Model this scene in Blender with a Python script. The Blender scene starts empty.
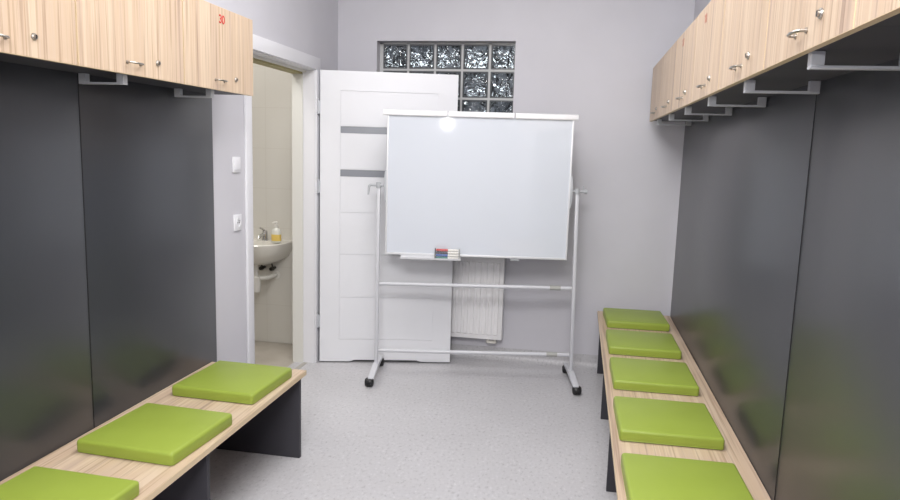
import bpy, bmesh, math, random
from mathutils import Vector, Matrix
random.seed(7)
SC = bpy.context.scene
COL = SC.collection
PI = math.pi

# ------------------------------------------------------------------ materials
def srgb(r, g, b):
    f = lambda c: (c/255/12.92) if c/255 <= .04045 else ((c/255+.055)/1.055)**2.4
    return (f(r), f(g), f(b), 1)

def new_mat(name, col, rough=.5, metal=0., spec=.5, **kw):
    m = bpy.data.materials.new(name); m.use_nodes = True
    b = m.node_tree.nodes['Principled BSDF']
    b.inputs['Base Color'].default_value = col
    b.inputs['Roughness'].default_value = rough
    b.inputs['Metallic'].default_value = metal
    b.inputs['Specular IOR Level'].default_value = spec
    for k, v in kw.items():
        b.inputs[k.replace('_', ' ')].default_value = v
    return m

class NT:
    def __init__(s, m):
        s.t = m.node_tree; s.b = s.t.nodes['Principled BSDF']
    def n(s, typ, **kw):
        o = s.t.nodes.new(typ)
        for k, v in kw.items():
            if k.startswith('i_'): o.inputs[k[2:].replace('_', ' ')].default_value = v
            else: setattr(o, k, v)
        return o
    def l(s, a, b): s.t.links.new(a, b)
    def coord(s, scale=(1, 1, 1), out='Object', loc=(0, 0, 0)):
        c = s.n('ShaderNodeTexCoord'); mp = s.n('ShaderNodeMapping')
        mp.inputs['Scale'].default_value = scale; mp.inputs['Location'].default_value = loc
        s.l(c.outputs[out], mp.inputs['Vector']); return mp.outputs['Vector']
    def ramp(s, fac, stops):
        r = s.n('ShaderNodeValToRGB')
        e = r.color_ramp.elements
        while len(e) < len(stops): e.new(.5)
        for i, (p, c) in enumerate(stops): e[i].position = p; e[i].color = c
        s.l(fac, r.inputs['Fac']); return r.outputs['Color']
    def bump(s, h, strength, dist=.001):
        b = s.n('ShaderNodeBump'); b.inputs['Strength'].default_value = strength
        b.inputs['Distance'].default_value = dist
        s.l(h, b.inputs['Height']); s.l(b.outputs['Normal'], s.b.inputs['Normal'])

def noisy(name, c1, c2, scale, rough, bump=0., bscale=None, spec=.5, lo=.35, hi=.65, out='Object'):
    m = new_mat(name, c1, rough, 0, spec); t = NT(m)
    v = t.coord(out=out)
    n = t.n('ShaderNodeTexNoise'); n.inputs['Scale'].default_value = scale; n.inputs['Detail'].default_value = 4
    t.l(v, n.inputs['Vector'])
    t.l(t.ramp(n.outputs['Fac'], [(lo, c1), (hi, c2)]), t.b.inputs['Base Color'])
    if bump:
        n2 = t.n('ShaderNodeTexNoise'); n2.inputs['Scale'].default_value = bscale or scale
        n2.inputs['Detail'].default_value = 3
        t.l(v, n2.inputs['Vector']); t.bump(n2.outputs['Fac'], bump)
    return m

def wood(name, along, seed=0.):
    """light striped laminate, grain running along the axis"""
    m = new_mat(name, srgb(224, 200, 176), .42, 0, .4); t = NT(m)
    sc = [1, 1, 1]; sc[{'x': 0, 'y': 1, 'z': 2}[along]] = .018
    v = t.coord(tuple(sc), 'Object', (seed, seed*.7, seed*.3))
    n = t.n('ShaderNodeTexNoise'); n.inputs['Scale'].default_value = 27; n.inputs['Detail'].default_value = 3
    n.inputs['Roughness'].default_value = .6; n.inputs['Distortion'].default_value = .15
    t.l(v, n.inputs['Vector'])
    c = t.ramp(n.outputs['Fac'], [(.27, srgb(166, 143, 126)), (.35, srgb(191, 168, 148)), (.42, srgb(202, 180, 157)), (.52, srgb(200, 176, 150)), (.56, srgb(210, 190, 167)),
                                  (.68, srgb(207, 184, 158)), (.76, srgb(215, 199, 178))])
    n2 = t.n('ShaderNodeTexNoise'); n2.inputs['Scale'].default_value = 110; n2.inputs['Detail'].default_value = 2
    t.l(v, n2.inputs['Vector'])
    c2 = t.ramp(n2.outputs['Fac'], [(.33, srgb(196, 182, 172)), (.47, (1, 1, 1, 1))])
    mx = t.n('ShaderNodeMix', data_type='RGBA', blend_type='MULTIPLY'); mx.inputs['Factor'].default_value = .55
    t.l(c, mx.inputs['A']); t.l(c2, mx.inputs['B'])
    t.l(mx.outputs['Result'], t.b.inputs['Base Color'])
    return m

M = {}
M['wall'] = noisy('painted_wall', srgb(206, 205, 211), srgb(209, 208, 214), 3, .55, .12, 180, .3)
M['ceiling'] = noisy('ceiling_paint', srgb(236, 236, 238), srgb(240, 240, 242), 2, .7)
M['washroom_wall'] = new_mat('washroom_tile', srgb(216, 211, 200), .35, 0, .5)
t = NT(M['washroom_wall'])
bk = t.n('ShaderNodeTexBrick', offset=0.); bk.inputs['Scale'].default_value = 1
bk.inputs['Brick Width'].default_value = .6; bk.inputs['Row Height'].default_value = .3
bk.inputs['Mortar Size'].default_value = .0025; bk.inputs['Mortar Smooth'].default_value = .3
bk.inputs['Color1'].default_value = srgb(213, 210, 202); bk.inputs['Color2'].default_value = srgb(212, 209, 201)
bk.inputs['Mortar'].default_value = srgb(206, 202, 193)
c_ = t.n('ShaderNodeTexCoord'); sx = t.n('ShaderNodeSeparateXYZ'); ad = t.n('ShaderNodeMath', operation='ADD'); cb = t.n('ShaderNodeCombineXYZ')
t.l(c_.outputs['Object'], sx.inputs[0]); t.l(sx.outputs['X'], ad.inputs[0]); t.l(sx.outputs['Y'], ad.inputs[1])
t.l(ad.outputs[0], cb.inputs['X']); t.l(sx.outputs['Z'], cb.inputs['Y']); t.l(cb.outputs[0], bk.inputs['Vector'])
t.l(bk.outputs['Color'], t.b.inputs['Base Color'])
M['washroom_floor'] = noisy('washroom_floor_tile', srgb(176, 168, 156), srgb(190, 183, 172), 5, .4)

# speckled grey vinyl floor
def vinyl():
    m = new_mat('grey_vinyl', srgb(186, 184, 187), .38, 0, .4); t = NT(m)
    v = t.coord((1, 1, 1))
    n1 = t.n('ShaderNodeTexNoise'); n1.inputs['Scale'].default_value = 2.2; n1.inputs['Detail'].default_value = 4
    t.l(v, n1.inputs['Vector'])
    base = t.ramp(n1.outputs['Fac'], [(.3, srgb(196, 195, 197)), (.7, srgb(202, 201, 203))])
    v2 = t.coord((1, .62, 1))
    n2 = t.n('ShaderNodeTexNoise'); n2.inputs['Scale'].default_value = 62; n2.inputs['Detail'].default_value = 3
    n2.inputs['Roughness'].default_value = .65
    t.l(v2, n2.inputs['Vector'])
    fl = t.ramp(n2.outputs['Fac'], [(.30, srgb(213, 212, 214)), (.42, srgb(245, 245, 246)), (.58, srgb(249, 249, 250)), (.72, (1.10, 1.10, 1.11, 1))])
    n3 = t.n('ShaderNodeTexVoronoi'); n3.inputs['Scale'].default_value = 75
    t.l(v2, n3.inputs['Vector'])
    sp = t.ramp(n3.outputs['Distance'], [(.05, (1.28, 1.28, 1.28, 1)), (.17, (1, 1, 1, 1))])
    a = t.n('ShaderNodeMix', data_type='RGBA', blend_type='MULTIPLY'); a.inputs['Factor'].default_value = 1
    b = t.n('ShaderNodeMix', data_type='RGBA', blend_type='MULTIPLY'); b.inputs['Factor'].default_value = .3
    t.l(base, a.inputs['A']); t.l(fl, a.inputs['B'])
    t.l(a.outputs['Result'], b.inputs['A']); t.l(sp, b.inputs['B'])
    t.l(b.outputs['Result'], t.b.inputs['Base Color'])
    t.bump(n2.outputs['Fac'], .06)
    return m
M['floor'] = vinyl()
M['wood_z'] = [wood('striped_laminate_%d' % i, 'z', i*3.7+1) for i in range(4)]
M['wood_y'] = wood('striped_bench_laminate', 'y', 2.3)
M['wood_edge'] = new_mat('laminate_edge_band', srgb(216, 194, 160), .45)
M['graphite'] = noisy('graphite_panel', srgb(55, 57, 62), srgb(58, 60, 65), 1.5, .3, .04, 240, .62)
M['graphite_matte'] = noisy('graphite_board', srgb(58, 57, 63), srgb(62, 61, 67), 3, .5, .03, 200, .35)
M['green'] = noisy('green_leatherette', srgb(145, 163, 64), srgb(148, 166, 67), 7, .42, .10, 420, .4)
M['white_paint'] = new_mat('white_lacquer', srgb(232, 233, 237), .32, 0, .45)
M['frame_paint'] = new_mat('door_frame_white', srgb(228, 228, 232), .35, 0, .45)
M['pale_seal'] = new_mat('pale_door_stop', srgb(218, 217, 211), .5)
M['frosted'] = new_mat('grey_frosted_glass', srgb(140, 143, 150), .28, 0, .5)
M['board'] = new_mat('whiteboard_enamel', srgb(216, 221, 229), .05, 0, .5)
M['board_bezel'] = new_mat('white_aluminium', srgb(226, 227, 230), .3, .1)
M['tube'] = new_mat('powder_coated_tube', srgb(207, 208, 213), .35, 0, .5)
M['plastic_grey'] = new_mat('light_grey_plastic', srgb(182, 185, 189), .45)
M['sleeve'] = new_mat('grey_sleeve_plastic', srgb(172, 172, 168), .5)
M['black'] = new_mat('black_rubber', srgb(26, 26, 28), .45)
M['steel'] = new_mat('brushed_steel', srgb(176, 172, 166), .3, 1.)
M['chrome'] = new_mat('chrome', srgb(205, 205, 205), .12, 1.)
M['alu'] = new_mat('satin_aluminium', srgb(196, 199, 204), .4, .25)
M['keyhole'] = new_mat('lock_core', srgb(60, 58, 56), .35, .8)
M['red'] = new_mat('red_numeral', srgb(196, 40, 40), .5)
M['red_faded'] = new_mat('faded_red_numeral', srgb(178, 128, 112), .6)
M['radiator'] = new_mat('radiator_enamel', srgb(243, 242, 243), .3)
M['ceramic'] = new_mat('white_ceramic', srgb(226, 223, 214), .12, 0, .6)
M['pvc'] = new_mat('white_pvc', srgb(224, 222, 215), .35)
M['switch'] = new_mat('switch_white_plastic', srgb(234, 234, 238), .3)
M['switch_gap'] = new_mat('switch_recess', srgb(150, 150, 156), .5)
M['grout'] = new_mat('glass_block_joint', srgb(196, 197, 197), .6)
M['threshold'] = new_mat('floor_joint_strip', srgb(172, 168, 162), .4)
M['cap_red'] = new_mat('red_marker_cap', srgb(205, 50, 52), .35)
M['cap_blue'] = new_mat('blue_marker_cap', srgb(28, 86, 170), .35)
M['cap_black'] = new_mat('navy_black_marker_cap', srgb(34, 34, 62), .35)
M['cap_green'] = new_mat('green_marker_cap', srgb(26, 118, 110), .35)
M['marker_white'] = new_mat('white_marker_barrel', srgb(236, 234, 228), .35)
M['soap'] = new_mat('yellow_label', srgb(226, 196, 104), .4)
M['soap_clear'] = new_mat('pale_soap_bottle', srgb(222, 222, 214), .25)
M['clear'] = new_mat('clear_plastic', (.95, .95, .95, 1), .1, 0, .5, Alpha=.07)

def glass_mat():
    m = new_mat('wavy_glass', (.80, .83, .84, 1), .03, 0, .5, Transmission_Weight=1., IOR=1.45); t = NT(m)
    v = t.coord((1, 1, 1))
    w = t.n('ShaderNodeTexNoise'); w.inputs['Scale'].default_value = 13; w.inputs['Detail'].default_value = 1.2
    w.inputs['Distortion'].default_value = 1.6
    t.l(v, w.inputs['Vector']); t.bump(w.outputs['Fac'], 1., .05)
    return m
M['glass'] = glass_mat()

# ------------------------------------------------------------------ mesh helpers
def bm_new(): return bmesh.new()

def box(bm, lo, hi, bev=0., seg=2, mat=None):
    c = [(a+b)/2 for a, b in zip(lo, hi)]; s = [abs(b-a) for a, b in zip(lo, hi)]
    mtx = Matrix.Translation(c) @ Matrix.Diagonal((*s, 1))
    if mat is not None: mtx = mat @ mtx
    r = bmesh.ops.create_cube(bm, size=1, matrix=mtx)
    vs = r['verts']
    if bev:
        es = list({e for v in vs for e in v.link_edges})
        bmesh.ops.bevel(bm, geom=es, offset=bev, segments=seg, profile=.5, affect='EDGES')
    return vs

def tube(bm, pts, r, n=12, caps=True):
    pts = [Vector(p) for p in pts]; rings = []
    rr = r if isinstance(r, (list, tuple)) else [r]*len(pts)
    prev = None
    for i, p in enumerate(pts):
        if i == 0: d = pts[1]-p
        elif i == len(pts)-1: d = p-pts[i-1]
        else: d = (pts[i+1]-p).normalized()+(p-pts[i-1]).normalized()
        d.normalize()
        if prev is None:
            a = Vector((0, 0, 1)) if abs(d.z) < .9 else Vector((1, 0, 0))
            u = d.cross(a).normalized()
        else:
            u = (prev - d*prev.dot(d)).normalized()
        prev = u; w = d.cross(u)
        rings.append([bm.verts.new(p+rr[i]*(math.cos(2*PI*k/n)*u+math.sin(2*PI*k/n)*w)) for k in range(n)])
    for a, b in zip(rings, rings[1:]):
        for k in range(n): bm.faces.new((a[k], a[(k+1) % n], b[(k+1) % n], b[k]))
    if caps:
        bm.faces.new(rings[0][::-1]); bm.faces.new(rings[-1])

def lathe(bm, prof, n=24, mat=Matrix()):
    rings = []
    for r, z in prof:
        rings.append([bm.verts.new(mat @ Vector((r*math.cos(2*PI*k/n), r*math.sin(2*PI*k/n), z))) for k in range(n)])
    for a, b in zip(rings, rings[1:]):
        for k in range(n): bm.faces.new((a[k], a[(k+1) % n], b[(k+1) % n], b[k]))
    bm.faces.new(rings[0][::-1]); bm.faces.new(rings[-1])

def prism(bm, poly, axis, a, b, bev=0):
    """poly of 2D points extruded along axis from a to b"""
    def P(p, t):
        return {'x': (t, p[0], p[1]), 'y': (p[0], t, p[1]), 'z': (p[0], p[1], t)}[axis]
    A = [bm.verts.new(P(p, a)) for p in poly]; B = [bm.verts.new(P(p, b)) for p in poly]
    n = len(poly)
    bm.faces.new(A); bm.faces.new(B[::-1])
    for i in range(n): bm.faces.new((A[i], B[i], B[(i+1) % n], A[(i+1) % n]))
    if bev:
        es = list({e for v in A+B for e in v.link_edges})
        bmesh.ops.bevel(bm, geom=es, offset=bev, segments=2, profile=.5, affect='EDGES')

def obj(name, bm, mat, parent=None, smooth=True, loc=None, rotz=None):
    bmesh.ops.recalc_face_normals(bm, faces=bm.faces[:])
    me = bpy.data.meshes.new(name); bm.to_mesh(me); bm.free()
    for m in (mat if isinstance(mat, (list, tuple)) else [mat]): me.materials.append(m)
    if smooth:
        for p in me.polygons: p.use_smooth = True
        try: me.set_sharp_from_angle(angle=math.radians(38))
        except Exception: pass
    o = bpy.data.objects.new(name, me); COL.objects.link(o)
    if parent: o.parent = parent
    if loc: o.location = loc
    if rotz is not None: o.rotation_euler.z = rotz
    return o

def thing(name, label, cat, loc=(0, 0, 0), rotz=0., group=None):
    o = bpy.data.objects.new(name, None); COL.objects.link(o)
    o.empty_display_size = .1
    o.location = loc; o.rotation_euler = (0, 0, rotz)
    o['label'] = label; o['category'] = cat
    if group: o['group'] = group
    return o
def tag(o, label, cat, group=None):
    o['label'] = label; o['category'] = cat
    if group: o['group'] = group
    return o
def struct(o): o['kind'] = 'structure'; return o
def dup(root, loc, rotz=0., label=None):
    r = root.copy(); COL.objects.link(r); r.location = loc; r.rotation_euler = (0, 0, rotz)
    if label: r['label'] = label
    for ch in list(root.children):
        c = ch.copy(); COL.objects.link(c); c.parent = r
        for g in ch.children:
            d = g.copy(); COL.objects.link(d); d.parent = c
    return r

# ------------------------------------------------------------------ dimensions (m)
W = 2.470          # right wall
YF = -6.6          # wall behind the camera
H = 3.05
ZB = .443          # bench top
ZC, ZT = 1.760, 2.103   # lockers bottom / top
PIT = .59
DEP = .235         # locker depth
DY0, DY1, DZ = -1.395, -.462, 2.03   # washroom doorway
WT = .142           # wall thickness
WXO, WXI = .295, 1.297               # glass block opening
WZ0, WZ1 = 1.272, 2.292

# ------------------------------------------------------------------ room shell
b = bm_new(); box(b, (-WT, YF-.1, -.05), (W+.1, .12, 0)); struct(obj('floor', b, M['floor'], smooth=False))
b = bm_new(); box(b, (-1.45, YF-.1, H), (W+.1, .8, H+.05)); struct(obj('ceiling', b, M['ceiling'], smooth=False))
b = bm_new()
box(b, (-WT, YF, 0), (0, DY0-.02, H)); box(b, (-WT, DY1+.02, 0), (0, 0, H)); box(b, (-WT, DY0-.02, DZ+.02), (0, DY1+.02, H))
struct(obj('wall_left', b, M['wall'], smooth=False))
b = bm_new()
BT = .18
box(b, (-WT, 0, 0), (WXO, BT, H)); box(b, (WXI, 0, 0), (W+.1, BT, H))
box(b, (WXO, 0, 0), (WXI, BT, WZ0)); box(b, (WXO, 0, WZ1), (WXI, BT, H))
struct(obj('wall_back', b, M['wall'], smooth=False))
b = bm_new(); box(b, (W, YF, 0), (W+.1, 0, H)); struct(obj('wall_right', b, M['wall'], smooth=False))
b = bm_new(); box(b, (-WT, YF-.1, 0), (W+.1, YF, H)); struct(obj('wall_front', b, M['wall'], smooth=False))

# coved vinyl skirting
def cove(name, p0, p1, nrm):
    """vinyl turned up the wall; p0-p1 along the wall foot, nrm into the room"""
    b = bm_new(); prof = [(0.0005, .09), (.0025, .0905), (.003, .035)]
    R_ = .032
    for k in range(0, 7):
        a = PI/2*k/6
        prof.append((.003+R_*(1-math.cos(a)), .003+R_*(1-math.sin(a))))
    prof.append((.04, .0005)); prof.append((.0005, .0005))
    A = []; B = []
    for d, z in prof:
        A.append(b.verts.new((p0[0]+nrm[0]*d, p0[1]+nrm[1]*d, z))); B.append(b.verts.new((p1[0]+nrm[0]*d, p1[1]+nrm[1]*d, z)))
    n = len(prof)
    b.faces.new(A); b.faces.new(B[::-1])
    for i in range(n): b.faces.new((A[i], B[i], B[(i+1) % n], A[(i+1) % n]))
    return struct(obj(name, b, M['floor']))
cove('baseboard_back', (0, 0), (W, 0), (0, -1))
cove('baseboard_left', (0, YF), (0, DY0-.082), (1, 0))
cove('baseboard_right', (W, YF), (W, -.0405), (-1, 0))

# washroom beyond the doorway
WX0, WY0, WY1 = -1.30, -2.2, -.055
b = bm_new(); box(b, (WX0-.1, WY0-.1, -.05), (-WT, .12, -.001)); struct(obj('floor_washroom', b, M['washroom_floor'], smooth=False))
b = bm_new(); box(b, (WX0-.1, WY1, 0), (-WT, 0.10, H)); struct(obj('wall_washroom_back', b, M['washroom_wall'], smooth=False))
b = bm_new(); box(b, (WX0-.1, WY0-.1, 0), (WX0, WY1, H)); struct(obj('wall_washroom_left', b, M['washroom_wall'], smooth=False))
b = bm_new(); box(b, (WX0, WY0-.1, 0), (-WT, WY0, H)); struct(obj('wall_washroom_front', b, M['washroom_wall'], smooth=False))
b = bm_new(); box(b, (-.075, DY0+.011, .0), (-.045, DY1-.011, .003)); struct(obj('trim_1', b, M['threshold'], smooth=False))

# door frame (lining, stop, casing)
b = bm_new()
box(b, (-WT-.012, DY1, 0), (.004, DY1+.02, DZ+.02)); box(b, (-WT-.012, DY0-.02, 0), (.004, DY0, DZ+.02))
box(b, (-WT-.012, DY0, DZ), (.004, DY1, DZ+.02))
fr = struct(obj('trim_2', b, M['frame_paint'], smooth=False))
fr['label'] = 'white frame of the open doorway to the washroom'
b = bm_new()
cw = .075
for x0, x1 in ((0.0005, .016), (-WT-.016, -WT-.0005)):
    box(b, (x0, DY1+.006, 0), (x1, DY1+.006+cw-.006, DZ+.085), .003)
    box(b, (x0, DY0-.006-cw+.006, 0), (x1, DY0-.006, DZ+.085), .003)
    box(b, (x0, DY0-cw, DZ+.006), (x1+(.0012 if x0 > 0 else 0), DY1+cw, DZ+.0855), .003)
obj('casing', b, M['frame_paint'], fr)
b = bm_new()   # rebate stop
box(b, (-WT-.012, DY1-.010, 0), (-.078, DY1, DZ)); box(b, (-WT-.012, DY0, 0), (-.078, DY0+.010, DZ)); box(b, (-.080, DY0, DZ-.014), (-.055, DY1, DZ))
obj('door_stop', b, M['pale_seal'], fr, smooth=False)
b = bm_new(); box(b, (-WT-.011, DY0+.001, DZ-.026), (-.080, DY1-.001, DZ))
obj('head_lining', b, new_mat('olive_head_lining', srgb(168, 158, 112), .6), fr, smooth=False)['label'] = 'olive underside of the door head'  # olive slab along the underside of the white frame head

# door leaf, hinged at the far jamb, swung open past square
ang = math.atan2(.226, .903)
door = bpy.data.objects.new('door_1', None); COL.objects.link(door); struct(door)
door.location = (.033, -.436, 0); door.rotation_euler.z = ang
door['label'] = 'white panelled door standing open with two narrow grey glass strips'
LW, LZ0, LZ1 = .932, .010, 2.036
b = bm_new()
TH = .04
# solid core, slightly recessed inside the panel field, with stiles and rails in front
x0, x1 = .137, .800
UX0, UX1 = .215, .690      # undercut
# front layer: stiles/rails (y 0..0.006), core behind (0.006..TH)
prism(b, [(0, LZ0), (UX0, LZ0), (UX0+.03, LZ0+.012), (UX1-.0, LZ0+.012), (UX1+.03, LZ0), (LW, LZ0), (LW, LZ1), (0, LZ1)], 'y', .006, TH)
obj('core', b, M['white_paint'], door, smooth=False)
b = bm_new()
def pr(poly): prism(b, poly, 'y', 0, .0062)
pr([(0, LZ0), (x0, LZ0), (x0, LZ1), (0, LZ1)])
pr([(x1, LZ0), (LW, LZ0), (LW, LZ1), (x1, LZ1)])
pr([(x0, 1.905), (x1, 1.905), (x1, LZ1), (x0, LZ1)])
pr([(x0, LZ0), (UX0, LZ0), (UX0+.03, LZ0+.012), (UX1, LZ0+.012), (UX1+.03, LZ0), (x1, LZ0), (x1, .172), (x0, .172)])
bmesh.ops.remove_doubles(b, verts=b.verts[:], dist=1e-5)
obj('stiles_and_rails', b, M['white_paint'], door, smooth=False)
# horizontal panels; tiny grooves between them
zs = [(.172, .478), (.478, .785), (.785, 1.080), (1.080, 1.326), (1.374, 1.621), (1.668, 1.905)]
for z0, z1 in zs:
    b = bm_new(); g = .0022
    box(b, (x0+g, .0016, z0+g), (x1-g, .0065, z1-g))
    obj('panel', b, M['white_paint'], door, smooth=False)
for z0, z1 in ((1.326, 1.374), (1.621, 1.668)):
    b = bm_new(); box(b, (x0+.001, .003, z0+.001), (x1-.001, .0066, z1-.001))
    obj('glass_strip', b, M['frosted'], door, smooth=False)['label'] = 'narrow grey frosted glass strip'
for z in (1.790, 1.252, .303):
    b = bm_new(); tube(b, [(-.012, -.004, z-.045), (-.012, -.004, z+.045)], .0075, 12)
    tube(b, [(-.012, -.004, z+.045), (-.012, -.004, z+.052)], [.0055, .002], 12)
    box(b, (-.012, -.003, z-.04), (.002, .001, z+.04))
    obj('hinge', b, M['alu'], door)['label'] = 'satin metal barrel hinge'

# glass block window
win = bpy.data.objects.new('window_1', None); COL.objects.link(win); struct(win)
win.location = ((WXO+WXI)/2, .082, WZ0)
win['label'] = 'recessed window of wavy glass blocks high in the back wall'
gx = [.309+.2*i for i in range(6)]; gz = [2.290-.2*i for i in range(6)]
ox, oz = (WXO+WXI)/2, WZ0
b = bm_new()
y0, y1 = 0.0, .08
# joint grid
def lb(xa, xb, za, zb, ya=y0+.004, yb=y1-.004): box(b, (xa-ox, ya, za-oz), (xb-ox, yb, zb-oz))
edges = [WXO] + [g-.0075+.0 for g in gx[1:5]] + [WXI]
lb(WXO, .319, WZ0, WZ1)
for g in gx[1:5]: lb(g-.0072, g+.0072, WZ0, WZ1)
lb(1.291, WXI, WZ0, WZ1)
zj = [2.289, 2.1, 1.9, 1.7, 1.5, 1.285]
lb(WXO, WXI, 2.281, WZ1)
for z in (2.1, 1.9, 1.7, 1.5): lb(WXO, WXI, z-.0072, z+.0072, y0+.0045, y1-.0045)
lb(WXO, WXI, WZ0, 1.292)
obj('window_frame', b, M['grout'], win, smooth=False)
cols = [(.319, .5018), (.5162, .7018), (.7162, .9018), (.9162, 1.1018), (1.1162, 1.291)]
rows = [(2.1072, 2.281), (1.9072, 2.0928), (1.7072, 1.8928), (1.5072, 1.6928), (1.292, 1.4928)]
for xa, xb in cols:
    for za, zb in rows:
        b = bm_new()
        e = .0008
        # a block: outer rim of thick clear glass, front and rear pressed panes with a bevelled margin
        rim = .014
        lo = (xa-ox+e, y0, za-oz+e); hi = (xb-ox-e, y1, zb-oz-e)
        vs = box(b, (lo[0], y0+.008, lo[2]), (hi[0], y0+.020, hi[2]), .003)
        box(b, (lo[0], y1-.020, lo[2]), (hi[0], y1-.008, hi[2]), .003)
        obj('glass_block', b, M['glass'], win)

M['block_side'] = new_mat('glass_block_side', srgb(86, 90, 92), .2, 0, .6)
for xa, xb in cols:
    for za, zb in rows:
        b = bm_new(); e = .0012; w_ = .010
        A = (xa-ox+e, za-oz+e, xb-ox-e, zb-oz-e)
        for lo, hi in (((A[0], A[1]), (A[0]+w_, A[3])), ((A[2]-w_, A[1]), (A[2], A[3])), ((A[0]+w_, A[1]), (A[2]-w_, A[1]+w_)), ((A[0]+w_, A[3]-w_), (A[2]-w_, A[3]))):
            box(b, (lo[0], y0+.0205, lo[1]), (hi[0], y1-.0205, hi[1]))
            box(b, (lo[0], y0+.0035, lo[1]), (hi[0], y0+.0075, hi[1]))
        obj('block_rim', b, M['block_side'], win, smooth=False)
# dim room on the other side of the glass blocks
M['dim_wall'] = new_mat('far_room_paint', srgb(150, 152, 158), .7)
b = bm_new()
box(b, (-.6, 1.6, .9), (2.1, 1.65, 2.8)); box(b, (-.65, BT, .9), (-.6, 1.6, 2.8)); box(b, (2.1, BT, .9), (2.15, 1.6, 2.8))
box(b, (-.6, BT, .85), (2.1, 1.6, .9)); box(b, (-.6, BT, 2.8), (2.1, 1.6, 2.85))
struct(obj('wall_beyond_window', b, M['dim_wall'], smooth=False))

# ------------------------------------------------------------------ dark wall panels
def wall_panel(side, ya, yb, label, za=.0, zb=ZT-.01):
    xa, xb = (0.0, .019) if side == 'l' else (W-.019, W)
    xa += .0006; xb -= .0006 if side == 'r' else 0
    b = bm_new(); box(b, (xa, min(ya, yb)+.0042, .092), (xb, max(ya, yb)-.0, ZT-.012), .0012, 2)
    # shift to a base origin
    c = Vector(((xa+xb)/2, (ya+yb)/2, .092))
    bmesh.ops.translate(b, verts=b.verts[:], vec=-c)
    o = tag(obj('wall_panel', b, M['graphite'], loc=c), label, 'wall panel', 'graphite wall panels behind the benches')
    s_ = 1 if side == 'l' else -1; yb_ = min(ya, yb); hw = .004
    b = bm_new(); xs = sorted(((xa if s_ > 0 else xb), (xa if s_ > 0 else xb)+s_*.0192))
    box(b, (xs[0]-c.x, yb_-c.y+.0001, .0), (xs[1]-c.x, yb_+hw-c.y, ZT-.104))
    obj('joint_strip', b, M['black'], o, smooth=False)['label'] = 'black joint strip beside the panel'
    return o
YL, YR = -1.838, -.112
wall_panel('l', YL+.010, -2.744, 'graphite wall panel on left wall, the one ending beside the light switches')
wall_panel('l', -2.744, -3.64, 'graphite wall panel on left wall, cut by the left edge of the photo')
wall_panel('r', YR, -2.735, 'long graphite wall panel on right wall, the one reaching to the back corner')
wall_panel('r', -2.735, -4.43, 'graphite wall panel on right wall, cut by the right edge of the photo')

# ------------------------------------------------------------------ benches
def bench(side, y_far, y_near, depth, legs, label):
    t = thing('bench', label, 'bench', ((.02 if side == 'l' else W-.02), (y_far+y_near)/2, 0))
    s = 1 if side == 'l' else -1
    oy = (y_far+y_near)/2
    def bx(b, d0, d1, ya, yb, z0, z1, bev=0):
        xs = sorted((s*d0, s*d1)); ys = sorted((ya-oy, yb-oy)); box(b, (xs[0], ys[0], z0), (xs[1], ys[1], z1), bev)
    b = bm_new(); bx(b, .001, depth-.0015, y_far, y_near, ZB-.023, ZB)
    obj('seat_board', b, M['wood_y'], t, smooth=False)
    b = bm_new(); bx(b, depth-.0015, depth, y_far, y_near, ZB-.0225, ZB-.0005)
    bx(b, .001, depth, y_far, y_far+.0012, ZB-.0225, ZB-.0005)
    obj('edge_band', b, M['wood_edge'], t, smooth=False)['label'] = 'pale edge banding'
    for y in legs:
        b = bm_new(); bx(b, .022, depth-.022, y, y-.022, .0005, ZB-.0235, .0008)
        obj('leg', b, M['graphite_matte'], t)
    b = bm_new()
    for ya, yb in zip(legs, legs[1:]): bx(b, .022, .040, ya-.0225, yb+.0005, .12, ZB-.0235)
    obj('rear_rail', b, M['graphite_matte'], t, smooth=False)
    return t
bench('l', -1.880, -4.45, .502, [-1.893, -2.752, -3.60, -4.42], 'pale wood bench with dark panel legs along the left wall')
bench('r', YR, -4.45, .489, [-.125, -.985, -1.872, -2.76, -3.60, -4.42], 'pale wood bench with dark panel legs along the right wall')

# ------------------------------------------------------------------ cushions
def cushion_mesh(b, w=.385, d=.385, h=.050):
    nx = 12
    vs = box(b, (-w/2, -d/2, 0), (w/2, d/2, h), .012, 4)
    for v in b.verts:     # slightly domed top, softly bulging sides
        u, k = v.co.x/(w/2), v.co.y/(d/2)
        if v.co.z > h*.55:
            v.co.z += .0018*(1-u*u)*(1-k*k) - .0022*(max(abs(u), abs(k))**6)
cg = 'green seat cushions on the benches'
def cushion(first, loc, rz, label, w=1.):
    if first is None:
        t = thing('seat_cushion', label, 'cushion', loc, rz, cg)
        b = bm_new(); cushion_mesh(b); obj('padding', b, M['green'], t)
        b = bm_new()      # seam piping round the foot of the cushion
        q = .1905; r_ = .012; pts = []
        for cx, cy, a0 in ((q-r_, q-r_, 0), (-q+r_, q-r_, PI/2), (-q+r_, -q+r_, PI), (q-r_, -q+r_, 1.5*PI)):
            for k in range(5):
                a = a0+k*PI/8; pts.append((cx+r_*math.cos(a), cy+r_*math.sin(a), .0052))
        pts.append(pts[0]); tube(b, pts, .0022, 6)
        obj('piping', b, M['green'], t)
    else: t = dup(first, loc, rz, label)
    return t
c0 = cushion(None, (2.193, -.385, ZB), .04, 'green square cushion on right bench, the farthest, in the back corner')
rc = [((2.186, -.987), .01, 'green square cushion on right bench, second from the back wall'),
      ((2.184, -1.570), .01, 'green square cushion in the middle of the five on the right bench'),
      ((2.178, -2.165), .02, 'green square cushion on right bench, next to the nearest one'),
      ((2.178, -2.752), .02, 'green square cushion on right bench nearest the viewer, cut by the frame bottom')]
for p, a, l in rc: cushion(c0, (*p, ZB), a, l)
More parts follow.
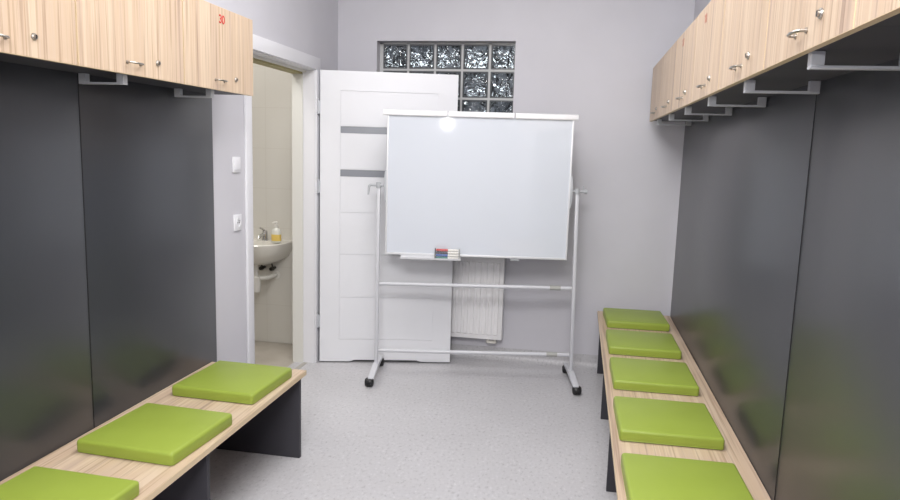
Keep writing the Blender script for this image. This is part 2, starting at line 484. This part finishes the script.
lc = [((.300, -2.178), -.035, 'green square cushion at the far end of the left bench by the doorway'),
      ((.303, -2.762), -.05, 'green square cushion in the middle of the three on the left bench'),
      ((.298, -3.338), -.03, 'green square cushion nearest on the left bench, cut by the bottom left corner')]
for p, a, l in lc: cushion(c0, (*p, ZB), a, l)

# ------------------------------------------------------------------ lockers
def digit_bm(b, ch, ox, oz, h, y0, y1, mirror=1):
    """stroke digits built from small tubes on plane x=const ; local coords (along, up)"""
    w = h*.55
    def arc(cx, cz, rx, rz, a0, a1, n=10): return [(cx+rx*math.cos(a0+(a1-a0)*k/n), cz+rz*math.sin(a0+(a1-a0)*k/n)) for k in range(n+1)]
    S = {'0': [arc(w/2, h/2, w/2, h/2, 0, 2*PI, 20)],
         '3': [arc(w/2, h*.75, w/2, h*.25, PI*.85, -PI/2), arc(w/2, h*.27, w/2, h*.27, PI/2, -PI*.85)],
         '1': [[(w*.15, h*.78), (w*.55, h), (w*.55, 0)]],
         '8': [arc(w/2, h*.75, w*.42, h*.25, 0, 2*PI, 16), arc(w/2, h*.26, w/2, h*.26, 0, 2*PI, 16)],
         '7': [[(0, h), (w, h), (w*.35, 0)]]}[ch]
    for st in S:
        tube(b, [(y0, mirror*(ox+p[0]), oz+p[1]) for p in st], h*.105, 6)

LIN = .016
def locker(label, mi, number=None, faded=False, hook=True, group='wood laminate wall lockers', DEP=.240, h0=.030, h1=.206, noff=-.018, hoff=-.020):
    """local: wall at x=0, front towards +x, width along y (0..PIT centred), z from 0"""
    t = thing('locker', label, 'locker', group=group)
    hh = ZT-ZC
    w = PIT/2
    b = bm_new()
    box(b, (.0012, -w+.0006, 0), (DEP-.018, w-.0006, .016)); box(b, (.0012, -w+.0006, hh-.016), (DEP-.018, w-.0006, hh))
    box(b, (.0012, -w+.0006, .016), (DEP-.018, -w+.0166, hh-.016)); box(b, (.0012, w-.0166, .016), (DEP-.018, w-.0006, hh-.016))
    box(b, (.0012, -w+.0166, .016), (.008, w-.0166, hh-.016))
    obj('body', b, M['graphite_matte'], t, smooth=False)['label'] = 'dark graphite carcass'
    b = bm_new(); box(b, (DEP-.0172, -w+.0042, -.003), (DEP, w-.0042, hh-.001))
    d = obj('door', b, M['wood_z'][mi % 4], t, smooth=False)
    b = bm_new()
    for s in (-1, 1): box(b, (DEP-.0172, s*(w-.0042), -.003), (DEP-.0002, s*(w-.0028), hh-.001))
    box(b, (DEP-.0172, -w+.0028, -.0042), (DEP-.0002, w-.0028, -.003)); box(b, (DEP-.0172, -w+.0028, hh-.001), (DEP-.0002, w-.0028, hh))
    obj('edge_band', b, M['wood_edge'], d, smooth=False)['label'] = 'pale edge banding round the door'
    b = bm_new(); hz = .036; s_ = .037     # bow handle, centred
    tube(b, [(DEP-.001, -s_, hz), (DEP+.013, -s_, hz), (DEP+.019, -s_+.010, hz), (DEP+.022, 0, hz), (DEP+.019, s_-.010, hz), (DEP+.013, s_, hz), (DEP-.001, s_, hz)], .0034, 8)
    for s in (-1, 1): tube(b, [(DEP+.0002, s*s_, hz), (DEP+.003, s*s_, hz)], .0062, 10)
    bmesh.ops.translate(b, verts=b.verts[:], vec=(0, hoff, 0))
    obj('handle', b, M['steel'], d)['label'] = 'bowed metal handle'
    LY = .120; lz = .054
    b = bm_new(); tube(b, [(DEP+.0003, LY, lz), (DEP+.003, LY, lz), (DEP+.005, LY, lz)], [.0105, .0105, .009], 20)
    tube(b, [(DEP+.0045, LY, lz), (DEP+.009, LY, lz)], .0068, 16)
    obj('lock', b, M['steel'], d)['label'] = 'round metal cam lock'
    b = bm_new(); box(b, (DEP+.009, LY-.0013, lz-.005), (DEP+.0096, LY+.0013, lz+.005))
    obj('keyhole', b, M['keyhole'], d, smooth=False)
    if number:
        b = bm_new(); h = .031
        for i, ch in enumerate(number): digit_bm(b, ch, noff+.027*i, hh-.064, h, DEP+.0006, 0)
        for v in b.verts: v.co.x = DEP+.0002+max(0, (v.co.x-DEP))*.5
        obj('number', b, M['red_faded' if faded else 'red'], d)['label'] = 'red numeral'
    if hook:
        b = bm_new()
        hy = .012; drop = .037
        box(b, (h0, -hy, -drop), (h1, hy, -drop+.007), .001, 1)
        box(b, (h0, -hy, -drop+.007), (h0+.027, hy, -.0003), .001, 1)
        box(b, (h1-.027, -hy, -drop+.007), (h1, hy, -.0003), .001, 1)
        bmesh.ops.translate(b, verts=b.verts[:], vec=(0, hoff, 0))
        obj('coat_hook', b, M['alu'], t)['label'] = 'satin metal bar hook under the locker'
    return t
# left wall: seen from the room, +y is to the right
L0 = locker('wood laminate locker on left wall with red number 30, nearest the doorway', 0, '30')
L0.location = (0, YL-PIT/2, ZC)
L1 = locker('wood laminate locker on left wall, between number 30 and the one cut by the frame', 1)
L1.location = (0, YL-PIT*1.5, ZC)
L2 = locker('wood laminate locker on left wall, cut by the left edge of the photo', 2)
L2.location = (0, YL-PIT*2.5, ZC)
rl = [('wood laminate locker on right wall, the farthest, touching the back corner', 3, None),
      ('wood laminate locker on right wall, second from the back corner', 1, None),
      ('wood laminate locker on right wall with a faint red number, third from the back corner', 2, '17'),
      ('wood laminate locker on right wall with a faint red number, fourth from the back corner', 0, '18'),
      ('wood laminate locker on right wall, fifth from the back corner', 3, None),
      ('wood laminate locker on right wall with the largest bowed handle in view', 1, None),
      ('wood laminate locker on right wall, nearest, cut by the top right corner', 2, None)]
for i, (l, mi, num) in enumerate(rl):
    o = locker(l, mi, num, True, DEP=.248, h0=.024, h1=.227, noff=-.092, hoff=0)
    o.location = (W, YR-PIT*(i+.5), ZC); o.rotation_euler.z = PI

# ------------------------------------------------------------------ mobile whiteboard
A = (.49, -.60); th = math.atan2(.20, 1.32)
wb = thing('mobile_whiteboard', 'white magnetic board hung in a pale tubular stand on black casters', 'whiteboard', (A[0], A[1], 0), th)
PL, PR0, PR1 = .010, 1.324, 1.300     # left post, right post foot / head
def sq(b, p, q, w, d):
    """rectangular tube between two points, slightly rounded"""
    p, q = Vector(p), Vector(q); dv = q-p; L = dv.length; z = dv.normalized()
    x = Vector((1, 0, 0)) if abs(z.x) < .9 else Vector((0, 1, 0))
    x = (x - z*x.dot(z)).normalized(); y = z.cross(x)
    m = Matrix((x, y, z)).transposed().to_4x4(); m.translation = p
    box(b, (-w/2, -d/2, 0), (w/2, d/2, L), min(w, d)*.2, 2, m)
for (xa, xb) in ((PL, PL), (PR0, PR1)):
    b = bm_new(); sq(b, (xa, 0, .075), (xb, 0, 1.285), .023, .024)
    obj('post', b, M['tube'], wb)
for z0, z1 in ((.635, .648), (.176, .194)):
    xr = PR0 + (PR1-PR0)*z1/1.3
    b = bm_new(); tube(b, [(PL+.0135, 0, z0), (xr-.0135, 0, z1)], .0125, 16)
    cb_ = obj('crossbar', b, M['tube'], wb)
    f = (1.19-PL)/(xr-PL); zz = z0+(z1-z0)*f
    b = bm_new(); tube(b, [(1.155, 0, zz), (1.225, 0, zz+.0005)], .0155, 16)
    obj('sleeve', b, M['sleeve'], cb_)['label'] = 'grey joining sleeve'
def caster(parent, x, y):
    b = bm_new()
    for s in (-1, 1):
        tube(b, [(x+s*.001, y, .0302), (x+s*.015, y, .0302), (x+s*.022, y, .0302), (x+s*.027, y, .0302), (x+s*.029, y, .0302)], [.0298, .029, .026, .020, .010], 20)
    obj('caster', b, M['black'], parent)['label'] = 'black twin-wheel caster'
    b = bm_new(); box(b, (x-.014, y-.016, .030), (x+.014, y+.016, .056), .004); tube(b, [(x, y, .05), (x, y, .066)], .006, 8)
    obj('caster_fork', b, M['black'], parent)
for x in (PL, PR0):
    b = bm_new()
    prism(b, [(-.25, .055), (.235, .055), (.235, .068), (.03, .088), (-.03, .088), (-.25, .068)], 'x', x-.019, x+.019, .004)
    f = obj('foot', b, M['tube'], wb)
    for y in (-.230, .205): caster(f, x+(-.012 if x < .5 else .010)*(y < 0), y)
# pivots, knobs
for s, x in ((-1, PL), (1, PR1)):
    b = bm_new(); tube(b, [(x-s*.05, -.005, 1.288), (x+s*.055, -.005, 1.288)], .008, 12)
    lathe(b, [(.017, -.018), (.019, 0), (.017, .018)], 16, Matrix.Translation((x, 0, 1.288)))
    if s < 0: tube(b, [(x-.055, -.005, 1.290), (x-.062, -.008, 1.275), (x-.066, -.012, 1.225)], [.009, .008, .006], 10)
    else:
        tube(b, [(x+.045, -.005, 1.288), (x+.062, -.005, 1.288)], .015, 12); tube(b, [(x+.038, -.005, 1.29), (x+.038, -.005, 1.325)], .004, 8)
    obj('pivot_knob', b, M['plastic_grey'], wb)
# board
BX0, BX1, BZ0, BZ1 = .060, 1.254, .838, 1.750
b = bm_new(); box(b, (BX0+.008, -.018, BZ0+.008), (BX1-.008, .004, BZ1-.004))
bd = obj('board', b, M['board'], wb, smooth=False); bd['label'] = 'glossy white writing surface'
b = bm_new(); fw = .012
box(b, (BX0, -.024, BZ0), (BX0+fw, .008, BZ1), .003); box(b, (BX1-fw, -.024, BZ0), (BX1, .008, BZ1), .003)
box(b, (BX0+fw-.002, -.0235, BZ0), (BX1-fw+.002, .008, BZ0+.014), .003)
obj('board_frame', b, M['board_bezel'], wb)
b = bm_new()     # clamp rail along the top, in three lengths
for xa, xb in ((.036, .444), (.454, .872), (.880, 1.278)):
    prism(b, [(-.034, 1.744), (-.030, 1.738), (.012, 1.740), (.012, 1.772), (-.016, 1.775), (-.034, 1.768)], 'x', xa, xb, .0015)
obj('top_rail', b, new_mat('glossy_white_rail', srgb(246, 246, 248), .3), wb)
b = bm_new(); box(b, (.062, .004, BZ0+.01), (1.25, .010, BZ1-.01)); obj('back_sheet', b, M['plastic_grey'], wb, smooth=False)
for x, s in ((BX0, -1), (BX1, 1)):   # lens-shaped side brackets at the pivots
    b = bm_new(); pts = [(x+s*(.003+.010*math.cos(a)), 1.285+.105*math.sin(a)) for a in [(-PI/2)+PI*k/12 for k in range(13)]]
    pts += [(x-s*.002, 1.39), (x-s*.002, 1.18)]
    prism(b, pts, 'y', -.027, .010, .002); obj('side_bracket', b, M['plastic_grey'], wb)
b = bm_new()     # pen tray
prism(b, [(-.0245, .838), (-.0245, .820), (-.062, .820), (-.066, .829), (-.068, .829), (-.064, .817), (-.0245, .815), (.0, .815), (.0, .838)], 'x', .165, .560, 0)
obj('pen_tray', b, M['board_bezel'], wb, smooth=False)
b = bm_new(); box(b, (.885, -.016, .822), (.945, .004, .8382), .002); box(b, (.905, -.020, .826), (.925, -.015, .834), .001)
obj('latch', b, M['plastic_grey'], wb)

# markers stacked in a clear sleeve on the tray
def wbp(x, y, z): return Vector((A[0]+x*math.cos(th)-y*math.sin(th), A[1]+x*math.sin(th)+y*math.cos(th), z))
mk = [('cap_green', 'marker with teal green cap, bottom of the pack on the board tray', 0),
      ('cap_blue', 'marker with bright blue cap, second from bottom in the tray pack', 1),
      ('cap_black', 'marker with navy black cap, second from top in the tray pack', 2),
      ('cap_red', 'marker with red cap, top of the pack on the board tray', 3)]
for cap, lab, k in mk:
    p = wbp(.472, -.043, .8290+k*.0172)
    t = thing('whiteboard_marker', lab, 'marker', p, th, 'whiteboard markers packed on the tray')
    b = bm_new(); tube(b, [(.0032, 0, 0), (.068, 0, 0), (.073, 0, 0)], [.0080, .0080, .006], 14); obj('barrel', b, M['marker_white'], t)
    b = bm_new(); tube(b, [(-.074, 0, 0), (-.070, 0, 0), (-.004, 0, 0), (.003, 0, 0)], [.006, .0082, .0084, .0081], 14); obj('cap', b, M[cap], t)
t = thing('marker_case', 'clear sleeve with dark ends holding four markers on the board tray', 'marker case', wbp(.472, -.043, .8202), th)
b = bm_new(); x_, y_ = .082, .0105
for lo, hi in (((-x_, -y_, 0), (-x_+.005, y_, .0715)),): box(b, lo, hi, .001, 1)
obj('end_band', b, M['black'], t)['label'] = 'black end band'
b = bm_new(); box(b, (x_-.006, -y_, 0), (x_, y_, .0715), .001, 1); obj('end_cap', b, M['sleeve'], t)['label'] = 'grey end cap'
b = bm_new(); box(b, (-x_+.005, -y_-.0004, .0002), (x_-.006, -y_+.0004, .0713)); obj('clear_front', b, M['clear'], t, smooth=False)

# ------------------------------------------------------------------ radiator
rd = thing('radiator', 'white ribbed panel radiator on the back wall behind the whiteboard', 'radiator', (.89, 0, .17))
b = bm_new(); RW = .40
box(b, (-RW, -.094, 0), (RW, -.086, .60), .003)
obj('front_panel', b, M['radiator'], rd)
b = bm_new(); nr = 17; pit = 2*RW/(nr+.9)
for i in range(nr):
    x = -RW+pit*(i+.95)
    w1, w0 = pit*.25, pit*.36
    z0, z1 = .035, .565
    # raised rib with sloping flanks and ends
    A_ = [b.verts.new(p) for p in ((x-w0, -.0935, z0-.006), (x+w0, -.0935, z0-.006), (x+w0, -.0935, z1+.006), (x-w0, -.0935, z1+.006))]
    B_ = [b.verts.new(p) for p in ((x-w1, -.102, z0+.004), (x+w1, -.102, z0+.004), (x+w1, -.102, z1-.004), (x-w1, -.102, z1-.004))]
    b.faces.new(B_)
    for k in range(4): b.faces.new((A_[k], A_[(k+1) % 4], B_[(k+1) % 4], B_[k]))
obj('ribs', b, M['radiator'], rd, smooth=False)
b = bm_new(); box(b, (-RW+.002, -.036, .005), (RW-.002, -.030, .595)); obj('rear_panel', b, M['radiator'], rd, smooth=False)
b = bm_new(); box(b, (RW-.001, -.092, .002), (RW+.002, -.030, .598), .001, 1); obj('side_panel', b, M['radiator'], rd)
b = bm_new(); box(b, (-RW-.002, -.092, .002), (-RW+.001, -.030, .598), .001, 1); obj('side_panel', b, M['radiator'], rd)
b = bm_new(); box(b, (-RW, -.092, .598), (RW, -.030, .604), .002)
obj('top_grille', b, M['radiator'], rd)
b = bm_new()
for x in (.300, .350):
    tube(b, [(x, -.062, .006), (x, -.062, -.020)], .010, 12)
    lathe(b, [(.013, -.020), (.015, -.016), (.015, -.006), (.012, -.003)], 12, Matrix.Translation((x, -.062, -.012)))
tube(b, [(.300, -.062, -.026), (.350, -.062, -.026)], .012, 12)
obj('valve_block', b, M['ceramic'], rd)
for x in (.300, .350):
    b = bm_new(); tube(b, [(x, -.052, -.026), (x, -.002, -.030)], .008, 10); obj('pipe', b, M['chrome'], rd)
for x in (-.30, .30):
    b = bm_new(); box(b, (x-.015, -.030, .45), (x+.015, -.0002, .50)); obj('wall_bracket', b, M['radiator'], rd, smooth=False)

# ------------------------------------------------------------------ switch and socket by the doorway
t = thing('light_switch', 'white rocker light switch on the wall left of the doorway', 'light switch', (0, -1.566, 1.379))
b = bm_new(); box(b, (.0005, -.0405, 0), (.009, .0405, .082), .003); obj('plate', b, M['switch'], t)
b = bm_new(); box(b, (.008, -.030, .012), (.013, .030, .072), .002); obj('rocker', b, M['switch'], t)
t = thing('power_socket', 'white wall power socket below the light switch', 'socket', (0, -1.562, 1.070))
b = bm_new(); box(b, (.0005, -.0405, 0), (.009, .0405, .086), .003); obj('plate', b, M['switch'], t)
b = bm_new(); mr = Matrix.Translation((.009, 0, .043)) @ Matrix.Rotation(PI/2, 4, 'Y')
lathe(b, [(.026, -.0005), (.026, .002), (.021, .002), (.020, -.0002)], 24, mr); obj('collar', b, M['switch'], t)
b = bm_new()
for y in (-.0095, .0095): tube(b, [(.0105, y, .043), (.0118, y, .043)], .003, 8)
obj('contact_hole', b, M['keyhole'], t)
b = bm_new(); tube(b, [(.0105, 0, .053), (.020, 0, .053)], .0024, 8); obj('earth_pin', b, M['chrome'], t)

# ------------------------------------------------------------------ washroom sink
sk = thing('wash_basin', 'white ceramic wash basin on the washroom wall seen through the doorway', 'sink', (-.550, WY1, .585))
def basin(b):
    # half-rounded rectangular plan, rings from rim to foot; y<0 towards the viewer
    def ring(w, d, z, y0=0., n=28, yb=-.0003):
        pts = []
        for k in range(n+1):
            a = PI+PI*k/n
            c, s = math.cos(a), math.sin(a)
            x = w*math.copysign(abs(c)**.62, c); y = d*math.copysign(abs(s)**.8, s)
            pts.append((x, yb+y0+y, z))
        return [b.verts.new(p) for p in pts]
    R_ = [ring(.06, .14, .055), ring(.12, .22, .062), ring(.185, .30, .105), ring(.222, .345, .165), ring(.235, .362, .205),
          ring(.238, .366, .222), ring(.233, .361, .228)]
    for a, c in zip(R_, R_[1:]):
        for k in range(len(a)-1): b.faces.new((a[k], a[k+1], c[k+1], c[k]))
    b.faces.new(R_[0]);
    # back faces
    for a, c in zip(R_, R_[1:]): b.faces.new((a[-1], a[0], c[0], c[-1]))
    # rim top and bowl
    def oval(w, d, z, cy, n=28):
        return [b.verts.new((w*math.cos(2*PI*k/n), cy+d*math.sin(2*PI*k/n), z)) for k in range(n)]
    top = R_[-1]; inner = oval(.195, .125, .224, -.21)
    rings = [inner, oval(.185, .117, .210, -.21), oval(.15, .09, .14, -.205), oval(.05, .04, .105, -.20)]
    e1 = [b.edges.get((top[k], top[k+1])) for k in range(len(top)-1)] + [b.edges.get((top[-1], top[0])) or b.edges.new((top[-1], top[0]))]
    e2 = [b.edges.new((inner[k], inner[(k+1) % 28])) for k in range(28)]
    bmesh.ops.triangle_fill(b, edges=e1+e2, use_beauty=True)
    for a, c in zip(rings, rings[1:]):
        for k in range(28): b.faces.new((a[k], a[(k+1) % 28], c[(k+1) % 28], c[k]))
    b.faces.new(rings[-1])
b = bm_new(); basin(b)
obj('basin', b, M['ceramic'], sk)
b = bm_new()
tube(b, [(.02, -.055, .222), (.02, -.055, .275)], [.023, .019], 16)
tube(b, [(.02, -.060, .268), (.02, -.11, .272), (.02, -.155, .262), (.02, -.165, .248)], [.013, .012, .011, .010], 12)
tube(b, [(.02, -.055, .276), (.02, -.055, .300)], [.021, .017], 14)
tube(b, [(.02, -.058, .296), (.02, -.10, .318), (.02, -.135, .325)], [.009, .007, .006], 10)
obj('tap', b, M['chrome'], sk)['label'] = 'chrome mixer tap'
b = bm_new()
tube(b, [(.0, -.17, .056), (.0, -.17, -.03)], .017, 14)
lathe(b, [(.030, -.15), (.034, -.14), (.034, -.04), (.024, -.03)], 18, Matrix.Translation((0, -.17, 0)))
tube(b, [(.03, -.17, -.045), (.075, -.14, -.045), (.085, -.08, -.045), (.085, -.002, -.045)], .016, 14)
tube(b, [(.085, -.010, -.045), (.085, -.002, -.045)], .032, 18)
obj('drain_trap', b, M['pvc'], sk)['label'] = 'white plastic drain trap'
for x in (-.01, .075):
    b = bm_new(); tube(b, [(x, -.002, .010), (x, -.055, .010)], .011, 12); tube(b, [(x, -.045, .010), (x, -.078, .010)], [.017, .014], 10)
    tube(b, [(x, -.045, .012), (x-.004, -.05, .05), (x-.02, -.10, .10)], .006, 8)
    obj('angle_valve', b, M['keyhole'], sk)['label'] = 'metal angle valve'
sb = thing('soap_bottle', 'pump soap bottle with yellow label on the wash basin rim', 'soap bottle', (-.398, -.20, .585+.2275))
b = bm_new()
lathe(b, [(.030, 0), (.034, .004), (.034, .080), (.028, .096), (.012, .107), (.012, .115)], 20, Matrix.Diagonal((1.1, .75, 1, 1)))
obj('bottle', b, M['soap_clear'], sb)
b = bm_new(); lathe(b, [(.0344, .012), (.0347, .014), (.0347, .058), (.0344, .060)], 20, Matrix.Diagonal((1.1, .75, 1, 1)))
obj('label', b, M['soap'], sb)['label'] = 'yellow label'
b = bm_new(); tube(b, [(0, 0, .114), (0, 0, .130)], .012, 12); tube(b, [(0, 0, .130), (0, 0, .146)], .004, 8)
tube(b, [(.008, 0, .148), (-.012, -.006, .148), (-.028, -.010, .144)], [.007, .006, .004], 10)
obj('pump', b, M['pvc'], sb)

# ------------------------------------------------------------------ lights
def area(name, loc, rot, size, size_y, power, col=(1, 1, 1), spread=PI):
    l = bpy.data.lights.new(name, 'AREA'); l.shape = 'RECTANGLE'; l.size = size; l.size_y = size_y
    l.energy = power; l.color = col; l.spread = spread
    o = bpy.data.objects.new(name, l); COL.objects.link(o); o.location = loc; o.rotation_euler = rot; return o
area('ceiling_bounce_rear', (1.55, -4.9, H-.12), (math.radians(32), 0, math.radians(6)), 1.3, 1.1, 108, (1, .985, .98))  # unseen; stands in for flash bounced off the ceiling
area('ceiling_light_middle', (1.25, -2.3, H-.02), (0, 0, 0), 1.1, 1.6, 44, (1, .985, .98))
area('washroom_light', (-.75, -1.1, H-.05), (0, 0, 0), .5, .5, 17, (1, .965, .92))
area('glass_block_backlight', (.8, 1.0, 2.75), (0, 0, 0), 1.0, .5, 13, (.93, .96, 1))  # unseen lamp added behind the blocks to give the wavy glass its swirls
fl = bpy.data.lights.new('camera_flash', 'AREA'); fl.shape = 'DISK'; fl.size = .035; fl.energy = 9; fl.color = (1, .99, .98)
fo = bpy.data.objects.new('camera_flash', fl); COL.objects.link(fo); fo.location = (1.44, -5.05, 1.86)
fo.rotation_euler = (math.radians(88), 0, math.radians(7))

w = bpy.data.worlds.new('world'); SC.world = w; w.use_nodes = True
w.node_tree.nodes['Background'].inputs[0].default_value = (.6, .62, .66, 1); w.node_tree.nodes['Background'].inputs[1].default_value = .05

# ------------------------------------------------------------------ camera
pitch, yaw, roll = -.1446, .1799, -.0301
cp, sp, cy, sy, cr, sr = math.cos(pitch), math.sin(pitch), math.cos(yaw), math.sin(yaw), math.cos(roll), math.sin(roll)
Rz = Matrix(((cy, -sy, 0), (sy, cy, 0), (0, 0, 1))); Rx = Matrix(((1, 0, 0), (0, cp, -sp), (0, sp, cp))); Ry = Matrix(((cr, 0, sr), (0, 1, 0), (-sr, 0, cr)))
R = Rz @ Rx @ Ry
X, F, U = R.col[0], R.col[1], R.col[2]
mw = Matrix((X, U, -F)).transposed().to_4x4(); mw.translation = (1.7796, -4.9676, 1.5338)
cd = bpy.data.cameras.new('camera'); cam = bpy.data.objects.new('camera', cd); COL.objects.link(cam)
cam.matrix_world = mw
cd.sensor_width = 36; cd.sensor_fit = 'HORIZONTAL'; cd.lens = 691.79/900*36; cd.clip_start = .02
SC.camera = cam
vs_ = SC.view_settings
SC.display_settings.display_device = 'sRGB'
vs_.view_transform = 'Standard'; vs_.look = 'None'; vs_.exposure = .04; vs_.gamma = 1.; vs_.use_curve_mapping = False
